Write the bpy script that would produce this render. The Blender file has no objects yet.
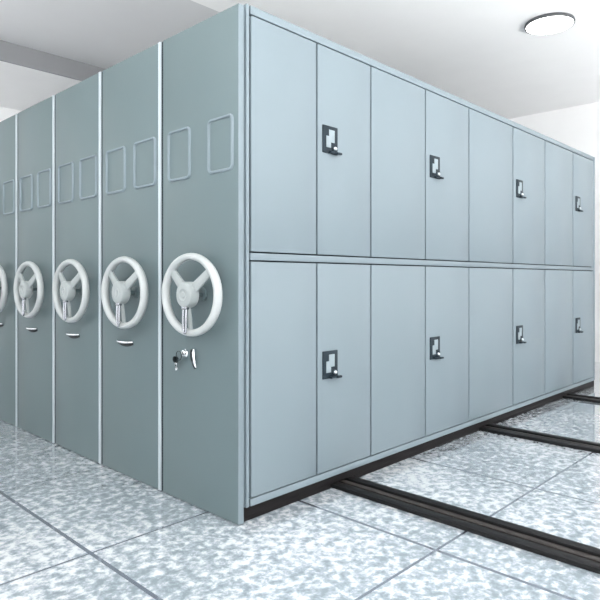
import bpy, bmesh, math
from mathutils import Vector, Matrix
PI = math.pi
S = bpy.context.scene
C = S.collection

# ------------------------------------------------------------ materials
def lin(c):
    return tuple(((v/255)/12.92 if v/255 <= .04045 else ((v/255+.055)/1.055)**2.4) for v in c)
def mat(name, rgb, rough=.5, metal=0., spec=.5, noise=0., nscale=3., bump=0., bscale=200., coat=0.):
    m = bpy.data.materials.new(name); m.use_nodes = True
    nt = m.node_tree; b = nt.nodes['Principled BSDF']
    b.inputs['Base Color'].default_value = (*rgb, 1)
    b.inputs['Roughness'].default_value = rough
    b.inputs['Metallic'].default_value = metal
    b.inputs['Specular IOR Level'].default_value = spec
    if coat:
        b.inputs['Coat Weight'].default_value = coat; b.inputs['Coat Roughness'].default_value = .08
    tc = nt.nodes.new('ShaderNodeTexCoord')
    if noise:
        n = nt.nodes.new('ShaderNodeTexNoise'); n.inputs['Scale'].default_value = nscale; n.inputs['Detail'].default_value = 3
        nt.links.new(tc.outputs['Object'], n.inputs['Vector'])
        r = nt.nodes.new('ShaderNodeValToRGB')
        r.color_ramp.elements[0].position = .3; r.color_ramp.elements[1].position = .7
        r.color_ramp.elements[0].color = (*[c*(1-noise) for c in rgb], 1)
        r.color_ramp.elements[1].color = (*[min(1, c*(1+noise)) for c in rgb], 1)
        nt.links.new(n.outputs['Fac'], r.inputs['Fac']); nt.links.new(r.outputs['Color'], b.inputs['Base Color'])
    if bump:
        n2 = nt.nodes.new('ShaderNodeTexNoise'); n2.inputs['Scale'].default_value = bscale
        nt.links.new(tc.outputs['Object'], n2.inputs['Vector'])
        bp = nt.nodes.new('ShaderNodeBump'); bp.inputs['Strength'].default_value = bump; bp.inputs['Distance'].default_value = .001
        nt.links.new(n2.outputs['Fac'], bp.inputs['Height']); nt.links.new(bp.outputs['Normal'], b.inputs['Normal'])
    return m
M_panel = mat('grey_green_powder_coat', (.104,.143,.151), .38, spec=.35, noise=.012, nscale=2, bump=.03, bscale=400)  # same paint as the body, toned darker for the shaded end faces
M_body = mat('pale_blue_powder_coat', (.176,.220,.246), .45, spec=.35, noise=.012, nscale=2, bump=.03, bscale=400)  # same paint as the end panels, toned lighter for the lit door side
M_dark_gap = mat('dark_rubber_seal', (.02,.03,.035), .8, spec=.1, noise=.05)  # shade colour for the gaps between panels and doors
M_base = mat('black_chassis', (.008,.007,.0075), .6, spec=.15, noise=.1, nscale=6)
M_rail_side = mat('blackened_rail_steel', (.007,.007,.0075), .5, spec=.2, noise=.15, nscale=8)
M_rail_mid = mat('worn_rail_steel', (.032,.028,.026), .5, spec=.25, noise=.3, nscale=14)
M_wheel = mat('white_enamel', (.40,.425,.425), .28, noise=.01)
M_spoke = mat('off_white_enamel', (.30,.33,.33), .3, noise=.01)
M_chrome = mat('chrome', (.85,.86,.88), .14, metal=1., noise=.02)
M_lock = mat('slate_lock_plate', (.012,.022,.030), .55, spec=.2, noise=.08, nscale=30)
M_inset = mat('pale_lock_inset', (.25,.30,.325), .5, spec=.3, noise=.03, nscale=30)
M_lit_edge = mat('satin_aluminium_edge', (.40,.45,.48), .45, noise=.02)  # pale tone standing in for light on the panel edges
M_knob = mat('satin_knob_metal', (.60,.64,.67), .35, metal=1., noise=.02)
M_crank = mat('dark_chrome', (.42,.43,.46), .2, metal=1., noise=.03)
M_black = mat('black_plastic', (.012,.018,.02), .45, spec=.25, noise=.05)
M_ceil = mat('white_ceiling_plaster', (.90,.90,.90), .9, noise=.01)
M_ceil_grey = mat('grey_ceiling_plaster', (.64,.645,.655), .9, noise=.01)  # ceiling section coloured greyer than the white one
M_beam = mat('dark_grey_beam_paint', (.26,.265,.275), .8, noise=.03)  # beam face coloured darker than the ceiling around it
M_wall = mat('white_wall_plaster', (.92,.92,.92), .9, noise=.01)
M_lamp_rim = mat('dark_grey_lamp_rim', (.06,.065,.07), .4, noise=.05)
M_wframe = mat('window_frame_white', (.8,.8,.8), .5, noise=.01)

def emis(name, rgb, s):
    m = bpy.data.materials.new(name); m.use_nodes = True
    b = m.node_tree.nodes['Principled BSDF']
    b.inputs['Base Color'].default_value = (.8,.8,.8,1)
    b.inputs['Emission Color'].default_value = (*rgb,1); b.inputs['Emission Strength'].default_value = s
    return m
M_diff = emis('lamp_diffuser', (1,.99,.98), 7)

def floor_mat():
    m = bpy.data.materials.new('polished_marbled_tiles'); m.use_nodes = True
    nt = m.node_tree; N = nt.nodes; L = nt.links; b = N['Principled BSDF']
    tc = N.new('ShaderNodeTexCoord')
    n1 = N.new('ShaderNodeTexNoise'); n1.inputs['Scale'].default_value = 24; n1.inputs['Detail'].default_value = 8
    n1.inputs['Roughness'].default_value = .66; n1.inputs['Distortion'].default_value = .2
    n2 = N.new('ShaderNodeTexNoise'); n2.inputs['Scale'].default_value = 1.3; n2.inputs['Detail'].default_value = 3
    for n in (n1, n2): L.new(tc.outputs['Object'], n.inputs['Vector'])
    ad = N.new('ShaderNodeMath'); ad.operation = 'MULTIPLY_ADD'; ad.inputs[1].default_value = .35; 
    L.new(n2.outputs['Fac'], ad.inputs[0]); L.new(n1.outputs['Fac'], ad.inputs[2])
    r = N.new('ShaderNodeValToRGB'); e = r.color_ramp.elements
    e[0].position = .56; e[0].color = (.215,.255,.285,1)
    e[1].position = .80; e[1].color = (.70,.72,.74,1)
    k = e.new(.66); k.color = (.32,.365,.40,1)
    k = e.new(.71); k.color = (.46,.50,.535,1)
    L.new(ad.outputs[0], r.inputs['Fac'])
    # seams: straight joints every 0.972 m in both directions
    sx = N.new('ShaderNodeSeparateXYZ'); L.new(tc.outputs['Object'], sx.inputs[0])
    outs = []
    for ax, off, hw in (('X', .40, .0085), ('Y', .222, .006)):
        a = N.new('ShaderNodeMath'); a.operation = 'SUBTRACT'; a.inputs[1].default_value = off - 97.2
        L.new(sx.outputs[ax], a.inputs[0])
        p = N.new('ShaderNodeMath'); p.operation = 'PINGPONG'; p.inputs[1].default_value = .486
        L.new(a.outputs[0], p.inputs[0])
        c = N.new('ShaderNodeMath'); c.operation = 'LESS_THAN'; c.inputs[1].default_value = hw
        L.new(p.outputs[0], c.inputs[0]); outs.append(c)
    mx = N.new('ShaderNodeMath'); mx.operation = 'MAXIMUM'
    L.new(outs[0].outputs[0], mx.inputs[0]); L.new(outs[1].outputs[0], mx.inputs[1])
    mix = N.new('ShaderNodeMix'); mix.data_type = 'RGBA'
    L.new(mx.outputs[0], mix.inputs['Factor']); L.new(r.outputs['Color'], mix.inputs['A']); mix.inputs['B'].default_value = (.10,.115,.15,1)
    L.new(mix.outputs['Result'], b.inputs['Base Color'])
    rr = N.new('ShaderNodeMapRange'); rr.inputs['To Min'].default_value = .08; rr.inputs['To Max'].default_value = .10
    L.new(n1.outputs['Fac'], rr.inputs['Value']); L.new(rr.outputs[0], b.inputs['Roughness'])
    b.inputs['Specular IOR Level'].default_value = .8
    b.inputs['IOR'].default_value = 1.6; b.inputs['Coat Weight'].default_value = 1; b.inputs['Coat IOR'].default_value = 2.1; b.inputs['Coat Roughness'].default_value = .06
    return m
M_floor = floor_mat()

# ------------------------------------------------------------ mesh helpers
def bx(bm, a, b, bev=0., seg=2):
    """box from corner a to corner b"""
    a, b = Vector(a), Vector(b)
    tmp = bmesh.new()
    r = bmesh.ops.create_cube(tmp, size=1)
    c = (a+b)/2; d = b-a
    for v in r['verts']:
        v.co = Vector((c.x+v.co.x*d.x, c.y+v.co.y*d.y, c.z+v.co.z*d.z))
    if bev:
        bmesh.ops.bevel(tmp, geom=list(tmp.edges), offset=bev, segments=seg, profile=.5, affect='EDGES')
    me = bpy.data.meshes.new('t'); tmp.to_mesh(me); tmp.free(); bm.from_mesh(me); bpy.data.meshes.remove(me)
def tube(bm, pts, rads, n=16, cap=True, up=Vector((0,0,1))):
    """swept round bar along points"""
    pts = [Vector(p) for p in pts]
    if not hasattr(rads, '__len__'): rads = [rads]*len(pts)
    rings = []
    for i, p in enumerate(pts):
        t = (pts[min(i+1, len(pts)-1)] - pts[max(i-1, 0)]).normalized()
        u = up if abs(t.dot(up)) < .95 else Vector((0,1,0))
        s = t.cross(u).normalized(); w = s.cross(t).normalized()
        rings.append([bm.verts.new(p + rads[i]*(math.cos(2*PI*k/n)*s + math.sin(2*PI*k/n)*w)) for k in range(n)])
    for a, b in zip(rings, rings[1:]):
        for k in range(n):
            bm.faces.new((a[k], a[(k+1)%n], b[(k+1)%n], b[k]))
    if cap:
        bm.faces.new(rings[0][::-1]); bm.faces.new(rings[-1])
def lathe(bm, prof, origin, axis='X', n=40, sy=1.):
    """profile of (along, radius) revolved about an axis through origin"""
    o = Vector(origin); rings = []
    for (h, r) in prof:
        ring = []
        for k in range(n):
            c, s = r*math.cos(2*PI*k/n), r*math.sin(2*PI*k/n)
            v = {'X': Vector((h, c*sy, s)), 'Y': Vector((c, h, s)), 'Z': Vector((c, s, h))}[axis]
            ring.append(bm.verts.new(o+v))
        rings.append(ring)
    for a, b in zip(rings, rings[1:]):
        for k in range(n): bm.faces.new((a[k], a[(k+1)%n], b[(k+1)%n], b[k]))
    bm.faces.new(rings[0]); bm.faces.new(rings[-1][::-1])
def torus(bm, origin, R, ra, rx, n=72, m=18, sy=1.):
    """ring lying in the plane X = const; ra radial, rx axial thickness"""
    o = Vector(origin); rings = []
    for i in range(n):
        a = 2*PI*i/n
        rings.append([bm.verts.new(o+Vector((rx*math.sin(2*PI*j/m), (R+ra*math.cos(2*PI*j/m))*math.cos(a)*sy, (R+ra*math.cos(2*PI*j/m))*math.sin(a)))) for j in range(m)])
    for i in range(n):
        for j in range(m):
            A, B = rings[i], rings[(i+1)%n]
            bm.faces.new((A[j], B[j], B[(j+1)%m], A[(j+1)%m]))
def obj(name, bm, m, parent=None, smooth=True):
    bmesh.ops.recalc_face_normals(bm, faces=list(bm.faces))
    me = bpy.data.meshes.new(name); bm.to_mesh(me); bm.free()
    me.materials.append(m)
    if smooth:
        for p in me.polygons: p.use_smooth = True
        me.set_sharp_from_angle(angle=math.radians(35))
    o = bpy.data.objects.new(name, me); C.objects.link(o)
    if parent is not None: o.parent = parent
    return o
def box(name, a, b, m, parent=None, bev=0.):
    bm = bmesh.new(); bx(bm, a, b, bev); return obj(name, bm, m, parent)
def thing(name, label, cat, loc=(0,0,0), group=None):
    o = bpy.data.objects.new(name, None); C.objects.link(o); o.location = loc
    o.empty_display_size = .1; o['label'] = label; o['category'] = cat
    if group: o['group'] = group
    return o
def tag(o, label, cat, group=None):
    o['label'] = label; o['category'] = cat
    if group: o['group'] = group
    return o
def struct(o): o['kind'] = 'structure'; return o
def copy_tree(o, parent=None):
    kids = [k for k in C.objects if k.parent == o]
    c = o.copy(); C.objects.link(c)
    if parent is not None: c.parent = parent
    for k in kids: copy_tree(k, c)
    return c

# ------------------------------------------------------------ the room
X0, X1, Y0, Y1, H = -4.4, 6.58, -4.8, 5.70, 3.40
struct(box('floor', (X0-.2, Y0-.2, -.1), (X1+.2, Y1+.2, 0), M_floor))
struct(box('ceiling', (X0-.2, Y0-.2, H), (X1+.2, 2.06, H+.15), M_ceil))
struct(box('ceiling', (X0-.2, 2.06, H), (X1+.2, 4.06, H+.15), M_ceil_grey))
bm = bmesh.new(); bx(bm, (X0-.2, 4.08, 3.206), (X1+.2, Y1+.2, H+.15))
struct(obj('ceiling', bm, M_ceil))
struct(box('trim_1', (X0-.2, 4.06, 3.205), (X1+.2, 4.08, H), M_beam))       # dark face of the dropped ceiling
struct(box('wall_right', (X1, Y0-.2, 0), (X1+.2, Y1+.2, H), M_wall))
struct(box('wall_back', (X0-.2, Y1, 0), (X1, Y1+.2, 3.206), M_wall))
# unseen area lights added outside the windows, aimed up to brighten the ceiling
UPE = 500
def fill_uplight(loc, d, w, e):
    l = bpy.data.lights.new('ground_daylight', 'AREA'); l.shape = 'RECTANGLE'; l.size = w; l.size_y = 1.2
    l.energy = e; l.color = (1,.985,.96)
    lo = bpy.data.objects.new('ground_daylight', l); C.objects.link(lo)
    lo.location = loc; lo.rotation_euler = Vector(d).to_track_quat('-Z', 'Y').to_euler()
# left wall, out of the picture, with three windows added to light the room
lw = [(-4.3,-1.7), (-1.1,2.0), (3.5,5.5)]
bm = bmesh.new()
bx(bm, (X0-.2, Y0-.2, 0), (X0, Y1, .7)); bx(bm, (X0-.2, Y0-.2, 3.0), (X0, Y1, 3.2))
ys = [Y0-.2] + [v for w in lw for v in w] + [Y1]
for i in range(0, len(ys), 2): bx(bm, (X0-.2, ys[i], .7), (X0, ys[i+1], 3.0))
struct(obj('wall_left', bm, M_wall))
for i, (a, b) in enumerate(lw):
    bm = bmesh.new()
    for (p, q) in (((a,.7),(a+.06,3.)), ((b-.06,.7),(b,3.)), ((a,.7),(b,.76)), ((a,2.94),(b,3.)), (((a+b)/2-.03,.7),((a+b)/2+.03,3.))):
        bx(bm, (X0-.14, p[0], p[1]), (X0-.06, q[0], q[1]))
    struct(obj('window_%d' % (i+4), bm, M_wframe))
    l = bpy.data.lights.new('daylight', 'AREA'); l.shape = 'RECTANGLE'; l.size = 2.16; l.size_y = b-a-.14
    l.energy = 35 if i < 2 else 12; l.color = (1,.985,.96)
    lo = bpy.data.objects.new('daylight', l); C.objects.link(lo)  # area light added as fill at each left opening
    lo.location = (X0-.16, (a+b)/2, 1.85); lo.rotation_euler = (0, math.radians(-100), 0)
    fill_uplight((X0-1.0, (a+b)/2, .3), (.55, 0, .83), b-a, UPE if i < 2 else 130)
# unseen wall behind the viewer, its windows added to light the door side
wins = [(-3.9,-1.3), (-.8,2.2), (2.6,5.6)]; wz0, wz1 = .7, 3.0
bm = bmesh.new()
bx(bm, (X0, Y0-.2, 0), (X1, Y0, wz0)); bx(bm, (X0, Y0-.2, wz1), (X1, Y0, H))
xs = [X0] + [v for w in wins for v in w] + [X1]
for i in range(0, len(xs), 2): bx(bm, (xs[i], Y0-.2, wz0), (xs[i+1], Y0, wz1))
struct(obj('wall_front', bm, M_wall))
for i, (a, b) in enumerate(wins):
    bm = bmesh.new()
    for (p, q) in (((a,wz0),(a+.06,wz1)), ((b-.06,wz0),(b,wz1)), ((a,wz0),(b,wz0+.06)), ((a,wz1-.06),(b,wz1)), (((a+b)/2-.03,wz0),((a+b)/2+.03,wz1))):
        bx(bm, (p[0], Y0-.14, p[1]), (q[0], Y0-.06, q[1]))
    struct(obj('window_%d' % (i+1), bm, M_wframe))
    l = bpy.data.lights.new('daylight', 'AREA'); l.shape = 'RECTANGLE'; l.size = b-a-.14; l.size_y = wz1-wz0-.14
    l.energy = 55; l.color = (1,.985,.96)
    lo = bpy.data.objects.new('daylight', l); C.objects.link(lo)  # area light added as fill at each opening behind the viewer
    lo.location = ((a+b)/2, Y0-.16, (wz0+wz1)/2); lo.rotation_euler = (PI/2, 0, 0)   # shines +Y, into the room
    lo.rotation_euler = (math.radians(100), 0, 0)
    fill_uplight(((a+b)/2, Y0-1.0, .3), (0, .55, .83), b-a, UPE)

# ------------------------------------------------------------ ceiling lamps
LG = 'round ceiling lamps'
def ceiling_lamp(x, y, z, label):
    t = thing('ceiling_lamp', label, 'ceiling lamp', (x, y, z), None)
    bm = bmesh.new(); lathe(bm, [(0, .206), (-.018, .213), (-.028, .210), (-.030, .200), (-.025, .198)], (0,0,0), 'Z', 64)
    obj('lamp_rim', bm, M_lamp_rim, t)
    bm = bmesh.new(); lathe(bm, [(-.026, .1975), (-.031, .196), (-.036, .18), (-.039, .12), (-.040, .002)], (0,0,0), 'Z', 64)
    obj('diffuser', bm, M_diff, t)
    return t
lamp0 = ceiling_lamp(3.72, .08, H, 'lit round ceiling lamp with dark rim above the locker doors')
for (x, y, z, lb) in ((1.0,.06,H,'round ceiling lamp above the front corner of the shelving, nearest the lit one'),
                      (3.73,-3.0,H,'round ceiling lamp behind the viewer on the right wall side'),
                      (-1.7,-3.6,H,'round ceiling lamp behind the viewer on the handwheel side'),
                      (3.3,4.95,3.206,'round lamp under the dropped ceiling behind the shelving, towards the right wall'),  # hidden lamps added to brighten the back wall and soffit
                      (1.9,4.95,3.206,'round lamp under the dropped ceiling behind the shelving, towards the handwheels'),
                      (5.6,-1.6,H,'round ceiling lamp beside the right wall'),):  # extra lamp added out of view to brighten the right wall
    c = copy_tree(lamp0); c.location = (x, y, z); c['label'] = lb

# ------------------------------------------------------------ floor rails
RL = {.735: 'floor rail nearest the front corner of the shelving',
      2.35: 'middle one of three dark floor rails running out from under the lockers',
      3.95: 'floor rail farthest along the lockers, beside the white wall'}
for x, lb in RL.items():
    t = thing('floor_rail', 'dark steel ' + lb if lb.startswith('floor') else lb, 'rail', (x, 0, 0), 'floor rails under the mobile shelving')
    for s in (-1, 1):
        bm = bmesh.new(); bx(bm, (s*.064-.026, -3.6, 0), (s*.064+.026, 3.35, .020), .003); obj('rail_edge', bm, M_rail_side, t)
    bm = bmesh.new(); bx(bm, (-.0375, -3.6, 0), (.0375, 3.35, .008)); bx(bm, (-.014, -3.6, .008), (.014, 3.35, .015), .002)
    obj('rail_track', bm, M_rail_mid, t)

# ------------------------------------------------------------ shelving carriages
PW, PITCH, TOP, LEN = .590, .631, 2.30, 4.69
def rrect_ring(bm, y0, y1, z0, z1, r, w, h, n=6):
    """raised rounded rectangular bead on the plane X = 0 (sticks out to -X by h)"""
    def loop(g, x):
        vs = []
        for (cy, cz, a0) in ((y1-r, z1-r, 0), (y0+r, z1-r, 90), (y0+r, z0+r, 180), (y1-r, z0+r, 270)):
            for k in range(n+1):
                a = math.radians(a0 + 90*k/n)
                vs.append(bm.verts.new((x, cy+(r+g)*math.cos(a), cz+(r+g)*math.sin(a))))
        return vs
    L = [loop(w/2, 0), loop(w/4, -h), loop(-w/4, -h), loop(-w/2, 0), ]
    for A, B in zip(L, L[1:]):
        m = len(A)
        for k in range(m): bm.faces.new((A[k], A[(k+1)%m], B[(k+1)%m], B[k]))
def carriage(k, label, rects, wheel_y, first):
    y = PITCH*k
    t = thing('mobile_shelving_unit', label, 'mobile shelving unit', (0, y, 0), 'mobile shelving units')
    # end panel carrying wheel
    bm = bmesh.new(); bx(bm, (0, 0, .003), (.031, PW, TOP), .0035, 3)
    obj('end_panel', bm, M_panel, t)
    bm = bmesh.new(); bx(bm, (.004, PW+.0005, .006), (.030, PW+.018, TOP-.002), .001)
    obj('rubber_seal', bm, M_dark_gap, t)['label'] = 'dark rubber seal strip'  # dark filler puts the shade between neighbouring panels into colour
    if first:
        bm = bmesh.new(); bx(bm, (.001, -.003, .004), (.031, 0, TOP-.001), .001)
        obj('edge_trim', bm, M_body, t)['label'] = 'pale blue edge strip'  # lighter colour paints the light falling on this panel edge
    else:
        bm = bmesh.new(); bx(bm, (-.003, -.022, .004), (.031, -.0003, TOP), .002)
        obj('edge_trim', bm, M_lit_edge, t)['label'] = 'pale metal edge strip'  # added strip, its pale colour stands in for the lit edge
    for (a, b) in rects:
        bm = bmesh.new(); rrect_ring(bm, a, b, 1.577, 1.817, .022, .015, .009); obj('label_frame', bm, M_body, t)
    # body
    bm = bmesh.new()
    if first:
        bx(bm, (.03, .012, .065), (.05, PW-.012, TOP-.004), .002)           # recessed neck behind the end panel
        bx(bm, (.048, .022, .065), (LEN, PW, TOP+.015), .002)
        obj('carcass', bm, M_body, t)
        bm = bmesh.new(); bx(bm, (.056, .0195, .067), (4.655, .0225, 2.312)); obj('door_seal', bm, M_dark_gap, t)  # dark sheet paints the shade seen through the door gaps
        g = .0035; gx = .0062
        xs = [.072, .516, .963, 1.525, 2.082, 2.784, 3.414, 4.076, 4.642]
        rows = [(.100, 1.168), (1.207, 2.274)]
        bm = bmesh.new()
        bx(bm, (.048, -.0, .065), (xs[0]-gx, .021, TOP+.015), .002)
        bx(bm, (xs[-1]+g, -.0, .065), (LEN, .021, TOP+.015), .002)
        for (z0, z1) in ((.065, rows[0][0]-g), (rows[0][1]+g, rows[1][0]-g), (rows[1][1]+g, TOP+.015)):
            bx(bm, (xs[0]+gx*.4, 0, z0), (xs[-1]+g+.001, .021, z1), .0012)
        obj('door_frame', bm, M_body, t)
        for (z0, z1) in rows:
            for i in range(8):
                bm = bmesh.new(); bx(bm, (xs[i]+gx, 0.0, z0+g), (xs[i+1]-gx, .019, z1-g), .0015)
                d = obj('door', bm, M_body, t)
                if i % 2:
                    lx = xs[i]+.035+.004*i; lz = 1.80 if z0 > 1 else .647
                    W_, H_ = .115, .142
                    bm = bmesh.new(); bx(bm, (lx, -.007, lz-H_/2), (lx+W_, .0, lz+H_/2), .003)
                    obj('lock_plate', bm, M_lock, d)['label'] = 'dark slate lock plate'
                    bm = bmesh.new()
                    bx(bm, (lx+.045, -.009, lz-.012), (lx+.088, -.006, lz+.052), .001)
                    bx(bm, (lx+.024, -.0088, lz-.040), (lx+.060, -.006, lz+.018), .001)
                    obj('lock_inset', bm, M_inset, d)['label'] = 'pale stepped inset of the lock'
                    bm = bmesh.new()
                    lathe(bm, [(-.007, .010), (-.011, .0115), (-.016, .011), (-.020, .008), (-.022, .004), (-.0225, .001)], (lx+.087, 0, lz-.042), 'Y', 24)
                    obj('lock_knob', bm, M_knob, d)['label'] = 'round metal lock knob'
                    bm = bmesh.new()
                    bx(bm, (lx+.045, -.026, lz-H_/2+.001), (lx+W_-.006, -.007, lz-H_/2+.011), .002)
                    bx(bm, (lx+W_-.030, -.032, lz-H_/2-.001), (lx+W_+.008, -.018, lz-H_/2+.011), .003)
                    obj('lock_handle', bm, M_lock, d)
    else:
        bx(bm, (.031, .012, .065), (.05, PW-.012, TOP-.004), .002)
        bx(bm, (.05, 0, .065), (LEN, PW, TOP+.015), .002)
        obj('carcass', bm, M_body, t)
    bm = bmesh.new(); bx(bm, (.032, .012, .021), (LEN+.012, PW-.004, .065), .001)
    # chassis skirts reach down between the rails
    cuts = [.032, .735-.10, .735+.10, 2.35-.10, 2.35+.10, 3.95-.10, 3.95+.10, LEN+.012]
    for i in range(0, 8, 2): bx(bm, (cuts[i], .012, .001), (cuts[i+1], PW-.004, .022), .0005)
    obj('chassis', bm, M_base, t)
    # handwheel: rim, three spokes, hub, axle and folding crank
    wz = 1.014; R = .176; xw = -.070
    w = bpy.data.objects.new('handwheel', None)
    bm = bmesh.new(); torus(bm, (xw, wheel_y, wz), R, .0165, .021, sy=WSY)
    w = obj('handwheel', bm, M_wheel, t)
    for ang in (40, 140, 270):
        a = math.radians(ang); c_, s_ = math.cos(a), math.sin(a)
        bm = bmesh.new(); wd = .022 if ang != 270 else .009
        prev = None; rings = []
        for (r_, x_, ww) in ((.018, xw-.012, wd*1.15), (.06, xw-.012, wd*1.1), (.11, xw-.006, wd), (R-.008, xw, wd*.9)):
            cen = Vector((x_, wheel_y + r_*c_*WSY, wz + r_*s_)); side = Vector((0, -s_*WSY, c_)).normalized()
            rings.append([bm.verts.new(cen + side*ww*p + Vector((q*.007, 0, 0))) for p, q in ((-1,-.4),(-.7,-1),(.7,-1),(1,-.4),(1,1),(-1,1))])
        for A, B in zip(rings, rings[1:]):
            for j in range(6): bm.faces.new((A[j], A[(j+1)%6], B[(j+1)%6], B[j]))
        bm.faces.new(rings[0]); bm.faces.new(rings[-1][::-1])
        obj('spoke', bm, M_spoke, w)
    bm = bmesh.new(); lathe(bm, [(-.052, .02), (-.056, .045), (-.066, .060), (-.102, .060), (-.110, .056), (-.114, .047), (-.1145, .028), (-.1125, .025), (-.1125, .014), (-.115, .012), (-.1155, .001)], (0, wheel_y, wz), 'X', 40)
    obj('hub', bm, M_spoke, w)
    bm = bmesh.new(); lathe(bm, [(0, .032), (-.006, .032), (-.009, .026), (-.010, .012), (-.053, .012), (-.054, .001)], (0, wheel_y, wz), 'X', 28)
    obj('axle', bm, M_panel, w)['label'] = 'metal axle behind the hub'
    bm = bmesh.new()
    P = [(-.100, wheel_y-.011, wz-.046), (-.103, wheel_y-.011, wz-.10), (-.103, wheel_y-.011, wz-.158)]
    P += [(-.103, wheel_y+.011*math.sin(math.radians(q)), wz-.158-.016*math.cos(math.radians(q))) for q in range(-72, 73, 18)]
    P += [(-.103, wheel_y+.011, wz-.158), (-.103, wheel_y+.011, wz-.10), (-.100, wheel_y+.011, wz-.046)]
    tube(bm, P, .0056, 12, up=Vector((1,0,0)))
    bx(bm, (-.110, wheel_y-.017, wz-.068), (-.090, wheel_y+.017, wz-.050), .003)
    obj('crank_handle', bm, M_crank, w)['label'] = 'folded dark chrome crank handle'
    # pull or lock under the wheel
    if first:
        bm = bmesh.new(); lathe(bm, [(0, .021), (-.006, .021), (-.010, .018), (-.013, .0165), (-.018, .0155), (-.020, .012), (-.0205, .001)], (0, .388, .727), 'X', 32)
        lk = obj('panel_lock', bm, M_chrome, t); lk['label'] = 'round chrome key lock'
        bm = bmesh.new(); bx(bm, (-.0225, .3865, .719), (-.0200, .3895, .735)); obj('keyhole', bm, M_black, lk)
        bm = bmesh.new()
        P = [(-.002,.309,.752), (-.012,.307,.749), (-.018,.303,.736), (-.020,.298,.715), (-.019,.293,.692), (-.014,.290,.668)]
        tube(bm, P, [.005,.007,.0075,.0075,.007,.004], 14, up=Vector((0,1,0)))
        ph = obj('pull_handle', bm, M_chrome, t); ph['label'] = 'curved chrome pull lever'
        bm = bmesh.new(); P = [(-.005, .336-.026*(j/8)**1.6, .750-.092*j/8) for j in range(9)]
        tube(bm, P, [.008,.013,.015,.015,.014,.013,.011,.009,.005], 14, up=Vector((1,0,0)))
        for v in bm.verts: v.co.x = min(v.co.x*.7, 0) if v.co.x < 0 else 0
        bmesh.ops.remove_doubles(bm, verts=list(bm.verts), dist=.0001)
        obj('handle_backplate', bm, M_black, ph)
    else:
        y0, y1 = .240, .408
        bm = bmesh.new()
        yc = (y0+y1)/2
        n = 16
        top = [(y0+.006+(y1-y0-.012)*j/n, .740) for j in range(n+1)]
        bot = [(yy, .734-.020*math.sin(PI*(.06+.88*j/n))**.7) for j, (yy, _) in enumerate(top)]
        out = top + bot[::-1]
        fr = [bm.verts.new((-.004, a_, b_)) for a_, b_ in out]; bk = [bm.verts.new((0, a_, b_)) for a_, b_ in out]
        bm.faces.new(fr); bm.faces.new(bk[::-1])
        for j in range(len(out)): bm.faces.new((fr[j], fr[(j+1)%len(out)], bk[(j+1)%len(out)], bk[j]))
        obj('handle_backplate', bm, M_black, t)
        bm = bmesh.new()
        for s_ in range(1):
            n = 10; P = []; Rr = []
            for j in range(n+1):
                u = j/n; P.append((-.006-.020*math.sin(PI*u)**.6, y0+(y1-y0)*u, .744-.004*math.sin(PI*u))); Rr.append(.0045+.0035*math.sin(PI*u))
            tube(bm, P, Rr, 12)
        obj('pull_handle', bm, M_chrome, t)['label'] = 'slim chrome pull handle'
    return t
WSY = 1.15
u1 = carriage(0, 'shelving unit at the corner with locker doors down its side, keys in its panel lock', [(.036,.206), (.357,.533)], .254, True)
R2 = [(.026,.228), (.330,.532)]
u2 = carriage(1, 'grey-green shelving end with a handwheel, second from the locker-door corner', R2, .222, False)
for k, lb in ((2, 'grey-green shelving end with a handwheel, middle one of the five'),
              (3, 'grey-green shelving end with a handwheel, second from the left edge'),
              (4, 'grey-green shelving end cut off by the left edge, farthest from the lockers')):
    c = copy_tree(u2); c.location = (0, PITCH*k, 0); c['label'] = lb

# ------------------------------------------------------------ keys hanging from the lock
kt = thing('key_bunch', 'small bunch of keys hanging beside the round chrome lock', 'keys', (-.0225, .388, .727))
bm = bmesh.new()
torus(bm, (-.005, .022, -.012), .022, .0016, .0016, 32, 8)
obj('key_ring', bm, M_black, kt)
for (dy, tilt) in ((.058, 22), (.042, -4)):
    tmp = bmesh.new()
    k0 = Matrix.Translation((-.005, dy, -.030)) @ Matrix.Rotation(math.radians(-tilt), 4, 'X')
    kb = bmesh.new()
    lathe(kb, [(-.002, .016), (.002, .016)], (0, 0, -.004), 'X', 20)
    kb.transform(k0)
    tmp.free()
    ko = obj('key', kb, M_black, kt)
    kb = bmesh.new()
    bx(kb, (-.0012, -.0045, -.056), (.0012, .0045, -.018), .0004)
    for z_ in (-.030, -.038, -.046): bx(kb, (-.0012, .004, z_-.003), (.0012, .0072, z_+.001))
    kb.transform(k0); obj('key_blade', kb, M_chrome, ko)['label'] = 'bright key blade'

# ------------------------------------------------------------ camera, world
F = Vector((.72036525, .69359492, 0))
cam = bpy.data.cameras.new('camera'); co = bpy.data.objects.new('camera', cam); C.objects.link(co)
co.location = (-1.68631489, -2.00214708, 1.08623)
co.rotation_euler = F.to_track_quat('-Z', 'Y').to_euler()
cam.sensor_width = 36; cam.lens = 592/600*36; cam.shift_y = -21/600
S.camera = co
W = bpy.data.worlds.new('world'); S.world = W; W.use_nodes = True
W.node_tree.nodes['Background'].inputs[0].default_value = (.80,.88,1,1)
W.node_tree.nodes['Background'].inputs[1].default_value = 1.
S.view_settings.view_transform = 'Standard'; S.view_settings.look = 'None'
S.view_settings.gamma = 1; S.view_settings.use_curve_mapping = False
S.view_settings.exposure = 0.
